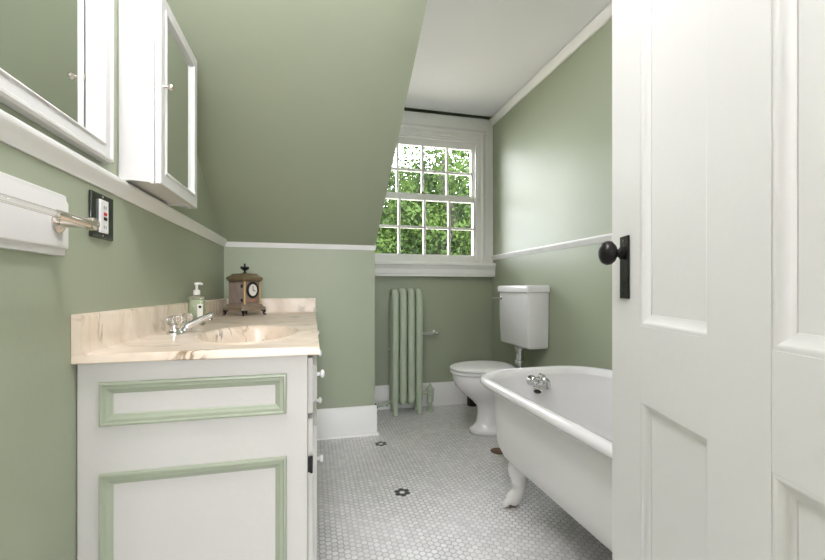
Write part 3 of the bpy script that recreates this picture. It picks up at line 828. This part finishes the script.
# tank, lid, lever, flush pipe
tx0, tx1, ty0, ty1 = .139, .300, -.206, .212
def rr_(x0, x1, y0, y1, z, r=.018, n_=5):
    p = []
    for (cx_, cy_, a0) in ((x1 - r, y1 - r, 0), (x0 + r, y1 - r, PI / 2), (x0 + r, y0 + r, PI), (x1 - r, y0 + r, 1.5 * PI)):
        for k in range(n_ + 1):
            a = a0 + PI / 2 * k / n_
            p.append(Vector((cx_ + r * math.cos(a), cy_ + r * math.sin(a), z)))
    return p
tk = MB().loft([rr_(tx0 + .03, tx1, ty0 + .02, ty1 - .02, .574), rr_(tx0 + .012, tx1, ty0 + .010, ty1 - .010, .580), rr_(tx0 + .006, tx1, ty0 + .006, ty1 - .006, .595), rr_(tx0, tx1, ty0, ty1, .78), rr_(tx0, tx1, ty0, ty1, .948)])
tk.build('tank', M['porcelain'], toi, angle=50)
MB().loft([rr_(tx0 - .004, tx1 + .002, ty0 - .004, ty1 + .004, .946), rr_(tx0 - .010, tx1 + .003, ty0 - .010, ty1 + .010, .950), rr_(tx0 - .010, tx1 + .003, ty0 - .010, ty1 + .010, .984), rr_(tx0 - .004, tx1, ty0 - .004, ty1 + .004, .993), rr_(tx0 + .02, tx1 - .02, ty0 + .02, ty1 - .02, .996)]).build('tank_lid', M['porcelain'], toi, angle=50)
lv = MB().lathe([(.013, 0), (.013, .006), (.008, .010), (.006, .02)], (tx0, .165, .905), (-1, 0, 0), 16)
lv.tube([(tx0 - .018, .160, .905), (tx0 - .020, .195, .904), (tx0 - .022, .26, .900)], [.006, .006, .008], 12)
lv.build('flush_lever', M['chrome'], toi)
fp = MB().lathe([(.040, 0), (.044, .006), (.044, .016), (.032, .022), (.029, .045), (.038, .05), (.038, .07), (.029, .075), (.029, .135), (.040, .14), (.040, .158), (.032, .162), (.028, .172)], (.195, .0, .403), n=22)
fp.build('flush_pipe', M['chrome'], toi)

blk = MB().lathe([(.036, 0), (.040, .004), (.042, .09), (.040, .11), (.030, .118), (.012, .12)], (1.285, 3.115, 0), n=24)
tag(blk.build('canister', M['black']), 'small black canister on the floor behind the toilet beside the back baseboard', 'canister')

dr = MB().lathe([(.001, 0), (.045, 0), (.047, .003), (.042, .005), (.036, .004), (.034, .002), (.02, .002), (.018, .0045), (.001, .005)], (1.075, 2.195, 0.0005), n=28)
tag(dr.build('floor_drain', M['brass']), 'round brown brass floor plate on the tiles beside the end of the tub', 'drain')

# ------------------------------------------------------------------ bathtub
TX0, TX1, TYN, TYF, ZR = .737, 1.485, .35, 1.885, .565
tub = thing('bathtub', 'white cast iron clawfoot bathtub along the right wall beside the open door', 'bathtub', ((TX0 + TX1) / 2, (TYN + TYF) / 2, 0))
def tring(ins, z, near=1.0, n_=10, far=1.0):
    x0, x1 = TX0 + ins, TX1 - ins
    y0, y1 = TYN + ins * near, TYF - ins * far
    rf = max(.24 - ins * .5, .06); rn = (x1 - x0) / 2 - .001
    p = []
    for (cx_, cy_, a0, r) in ((x1 - rf, y1 - rf, 0, rf), (x0 + rf, y1 - rf, PI / 2, rf), (x0 + rn, y0 + rn, PI, rn), (x1 - rn, y0 + rn, 1.5 * PI, rn)):
        for k in range(n_ + 1):
            a = a0 + PI / 2 * k / n_
            p.append(Vector((cx_ + r * math.cos(a), cy_ + r * math.sin(a), z)))
    return p
def zs(off): return ZR + off
rim = MB().loft([tring(.040, zs(-.030)), tring(.022, zs(-.038)), tring(.008, zs(-.034)), tring(.0, zs(-.022)), tring(.002, zs(-.010)), tring(.012, zs(-.002)), tring(.026, zs(0)), tring(.042, zs(-.004)), tring(.055, zs(-.014)), tring(.064, zs(-.03))], False, False)
rim.build('rim', M['enamel'], tub, world=True, angle=60)
ins_ = MB().loft([tring(.064, zs(-.03)), tring(.072, zs(-.07), 1.1), tring(.084, .40, 1.5), tring(.10, .29, 2.0), tring(.125, .23, 2.2), tring(.17, .20, 2.2), tring(.24, .19, 2.0)], False, True)
ins_.build('inner_basin', M['enamel'], tub, world=True, angle=60)
out = MB().loft([tring(.036, zs(-.030)), tring(.052, .515), tring(.056, .49), tring(.060, .42, 1.1), tring(.064, .33, 1.3), tring(.068, .28, 1.5), tring(.076, .25, 1.7), tring(.090, .222, 1.8), tring(.112, .200, 1.8), tring(.155, .182, 1.8), tring(.22, .172, 1.8)], False, True)
out.build('outer_shell', M['tub_paint'], tub, world=True, angle=60)
def claw(x, y, dx, dy):
    s = MB()
    s.tube([(x - dx * .045, y - dy * .045, .245), (x - dx * .020, y - dy * .02, .205), (x, y, .165), (x - dx * .004, y - dy * .004, .115), (x + dx * .002, y + dy * .002, .075), (x + dx * .018, y + dy * .018, .045), (x + dx * .034, y + dy * .034, .022)], [.036, .052, .048, .031, .025, .031, .028], 18, 5)
    s.lathe([(.028, 0), (.034, .004), (.034, .010), (.028, .014)], (x - dx * .002, y - dy * .002, .100), (0, 0, 1), 18)
    px_, py_ = -dy, dx
    for k in (-1, 0, 1):
        sx_ = k * .021
        s.tube([(x + dx * .016 + px_ * sx_ * .6, y + dy * .016 + py_ * sx_ * .6, .045), (x + dx * .038 + px_ * sx_, y + dy * .038 + py_ * sx_, .030), (x + dx * .052 + px_ * sx_ * 1.2, y + dy * .052 + py_ * sx_ * 1.2, .010), (x + dx * .052 + px_ * sx_ * 1.2, y + dy * .052 + py_ * sx_ * 1.2, .003)], [.016, .016, .013, .010], 12, 4)
    o = s.build('foot', M['tub_paint'], tub, world=True)
    b2 = MB().ball((x + dx * .034, y + dy * .034, .013), .028, .028, .0125, 16, 8)
    b2.build('foot_ball', M['brass'], o, world=True)
q = math.sqrt(.5)
claw(.885, 1.608, -q, q)
claw(.885, .70, -q, -q)
claw(1.335, 1.608, q, q)
claw(1.335, .70, q, -q)
# tub filler on the inner far end
tf = thing('tub_faucet', 'chrome bathtub faucet with a round wheel handle on the inner far end of the tub', 'faucet', (1.098, 1.812, .512))
ct = MB().tube([(-.032, -.03, .0), (.026, -.03, .0)], .011, 16).ball((0, -.030, .002), .017, .017, .016)
ct.lathe([(.008, 0), (.010, .012), (.007, .022), (.001, .024)], (0, -.03, .014), n=14)
ct.build('body', M['chrome'], tf)
for x in (-.032, .026):
    es = MB().lathe([(.027, -.002), (.027, .004), (.018, .009), (.011, .013), (.010, .02), (.010, .026)], (x, 0, 0), (0, -1, 0), 24).build('escutcheon', M['chrome'], tf)
hx = -.034
cr = MB().lathe([(.010, 0), (.010, .014), (.004, .018)], (hx, -.038, 0), (0, -1, 0), 14)
ring = [(hx + .022 * math.cos(2 * PI * k / 24), -.048, .022 * math.sin(2 * PI * k / 24)) for k in range(25)]
cr.tube(ring, .0042, 10)
for a in (PI / 4, 3 * PI / 4):
    cr.tube([(hx - .022 * math.cos(a), -.048, -.022 * math.sin(a)), (hx + .022 * math.cos(a), -.048, .022 * math.sin(a))], .0034, 10)
cr.build('wheel_handle', M['chrome'], tf)
hk = MB().tube([(.010, -.032, .006), (.022, -.042, .006), (.031, -.048, 0), (.034, -.050, -.016), (.033, -.052, -.038)], [.012, .012, .011, .011, .0115], 16, 4)
hk.build('spout', M['chrome'], tf)
bl = MB().lathe([(.008, 0), (.010, .02), (.014, .03), (.021, .042), (.022, .050), (.020, .052)], (-.012, -.032, -.006), (-.42, -.60, -.75), 22).build('diverter', M['chrome'], tf)
MB().lathe([(.001, .0515), (.017, .0515), (.017, .0535), (.001, .0535)], (-.012, -.032, -.006), (-.42, -.60, -.75), 22).build('dark_insert', M['black'], bl)

# ------------------------------------------------------------------ lamps outside the frame, the dormer dome added as fill
vl_ = thing('vanity_light', 'opal glass wall light above the framed mirror', 'light', (XL, .90, 2.08))
MB().box(.001, -.22, -.03, .03, .22, .03).build('back_plate', M['chrome'], vl_, bevel=.004)
for y in (-.14, .14):
    MB().ball((.085, y, 0), .055, .055, .055).build('globe', M['sconce_glow'], vl_)
    MB().lathe([(.02, 0), (.02, .03), (.025, .035)], (.03, y, 0), (1, 0, 0), 16).build('socket', M['chrome'], vl_)
clt = thing('ceiling_light', 'opal glass ceiling light near the doorway', 'light', (-.06, .68, ZC))
MB().lathe([(.08, 0), (.085, .02), (.07, .03), (.012, .035), (.012, .17), (.03, .18)], (0, 0, 0), (0, 0, -1), 28).build('canopy', M['white'], clt)
MB().ball((0, 0, -.26), .12, .12, .09).build('globe', M['ceil_glow'], clt)

dlt = thing('dormer_fill', 'added flush opal dome fill light on the flat ceiling above the tub', 'light', (.58, 1.42, ZC))  # unseen dome added to brighten the tub and window end
MB().lathe([(.12, 0), (.125, .012), (.11, .02)], (0, 0, 0), (0, 0, -1), 28).build('rim', M['white'], dlt)
MB().lathe([(.108, .018), (.10, .04), (.075, .062), (.04, .074), (.001, .078)], (0, 0, 0), (0, 0, -1), 28).build('dome', M['dormer_fill_glow'], dlt)

# added hall window, unseen behind the camera: lets in sky light as frontal fill
hwn = thing('fill_window', 'added white hall window behind the camera for fill daylight', 'window', ((HW0 + HW1) / 2, HY - .05, HWZ0), kind='structure')
hf = MB().box(HW0, HY - .07, HWZ0, HW0 + .04, HY - .03, HWZ1).box(HW1 - .04, HY - .07, HWZ0, HW1, HY - .03, HWZ1)
hf.box(HW0 + .04, HY - .07, HWZ0, HW1 - .04, HY - .03, HWZ0 + .05).box(HW0 + .04, HY - .07, HWZ1 - .05, HW1 - .04, HY - .03, HWZ1).box(HW0 + .04, HY - .07, 1.33, HW1 - .04, HY - .03, 1.38)
hf.build('sash', M['trim'], hwn, bevel=.003, world=True)
MB().box(HW0 + .03, HY - .052, HWZ0 + .04, HW1 - .03, HY - .048, HWZ1 - .04).build('pane', M['glass'], hwn, smooth=False, world=True)

# ------------------------------------------------------------------ outdoors
struct('ground', MB().box(-30, 3.6, -3.3, 30, 40, -3.2), M['pale_ground'], 'unseen gravel yard far below the window, made pale to bounce daylight in', 'ground', smooth=False)
def tree(name, x, y, r, zc, h, nl, m, label, seed, lsz, front=()):
    rnd = random.Random(seed)
    t = thing(name, label, 'tree', (x, y, -3.2))
    tr_ = MB().tube([(0, 0, 0), (.05, 0, 2), (-.05, .05, 3.6), (.1, 0, zc + 3.2)], [.24, .19, .16, .08], 12, 4)
    tips = []
    for k in range(11):
        a = rnd.uniform(0, 2 * PI); z0 = rnd.uniform(2.2, zc + 3.0)
        L_ = rnd.uniform(.6, 1.0) * r
        e1 = (math.cos(a) * L_ * .5, math.sin(a) * L_ * .5, z0 + .35 * L_)
        e2 = (math.cos(a + .2) * L_, math.sin(a + .2) * L_, z0 + .55 * L_)
        tr_.tube([(0, 0, z0), e1, e2], [.075, .05, .015], 8, 4)
        tips.append(e1); tips.append(e2)
    for br in front:
        tr_.tube(br, [.06, .075, .09, .10][:len(br)], 10, 5)
    tr_.build('trunk', M['bark'], t)
    cl_ = []
    for k in range(46):
        if k < len(tips): cl_.append(tips[k]); continue
        a = rnd.uniform(0, 2 * PI); u = rnd.uniform(-1, 1); q_ = rnd.uniform(.5, 1) * r
        s_ = math.sqrt(1 - u * u)
        cl_.append((q_ * s_ * math.cos(a), q_ * s_ * math.sin(a), zc + 3.2 + u * h))
    lf = MB()
    vs, fs = [], []
    for k in range(nl):
        c = Vector(rnd.choice(cl_)) + Vector((rnd.gauss(0, .34), rnd.gauss(0, .34), rnd.gauss(0, .28)))
        d1 = Vector((rnd.gauss(0, 1), rnd.gauss(0, 1), rnd.gauss(-.3, .8))).normalized()
        d2 = d1.orthogonal().normalized()
        d2.rotate(Matrix.Rotation(rnd.uniform(0, 2 * PI), 3, d1))
        s_ = lsz * rnd.uniform(.7, 1.3)
        nrm = d1.cross(d2)
        o_ = len(vs)
        vs += [c - d1 * s_, c + d2 * s_ * .5 - nrm * s_ * .12, c + d1 * s_, c - d2 * s_ * .5 - nrm * s_ * .12]
        fs.append((o_, o_ + 1, o_ + 2, o_ + 3))
    me = bpy.data.meshes.new('foliage')
    me.from_pydata([tuple(p) for p in vs], [], fs)
    me.materials.append(m)
    o = bpy.data.objects.new('foliage', me)
    S.collection.objects.link(o); o.parent = t
tree('leafy_tree', 2.1, 8.0, 1.85, 2.75, 1.75, 46000, M['leaf_light'], 'bright green leafy tree close outside the window', 3, .043, [((-.35, -1.55, 4.5), (.25, -1.6, 4.25), (.95, -1.5, 4.0)), ((.1, -1.5, 6.4), (.02, -1.55, 5.9), (.22, -1.5, 5.3), (.1, -.6, 4.6))])
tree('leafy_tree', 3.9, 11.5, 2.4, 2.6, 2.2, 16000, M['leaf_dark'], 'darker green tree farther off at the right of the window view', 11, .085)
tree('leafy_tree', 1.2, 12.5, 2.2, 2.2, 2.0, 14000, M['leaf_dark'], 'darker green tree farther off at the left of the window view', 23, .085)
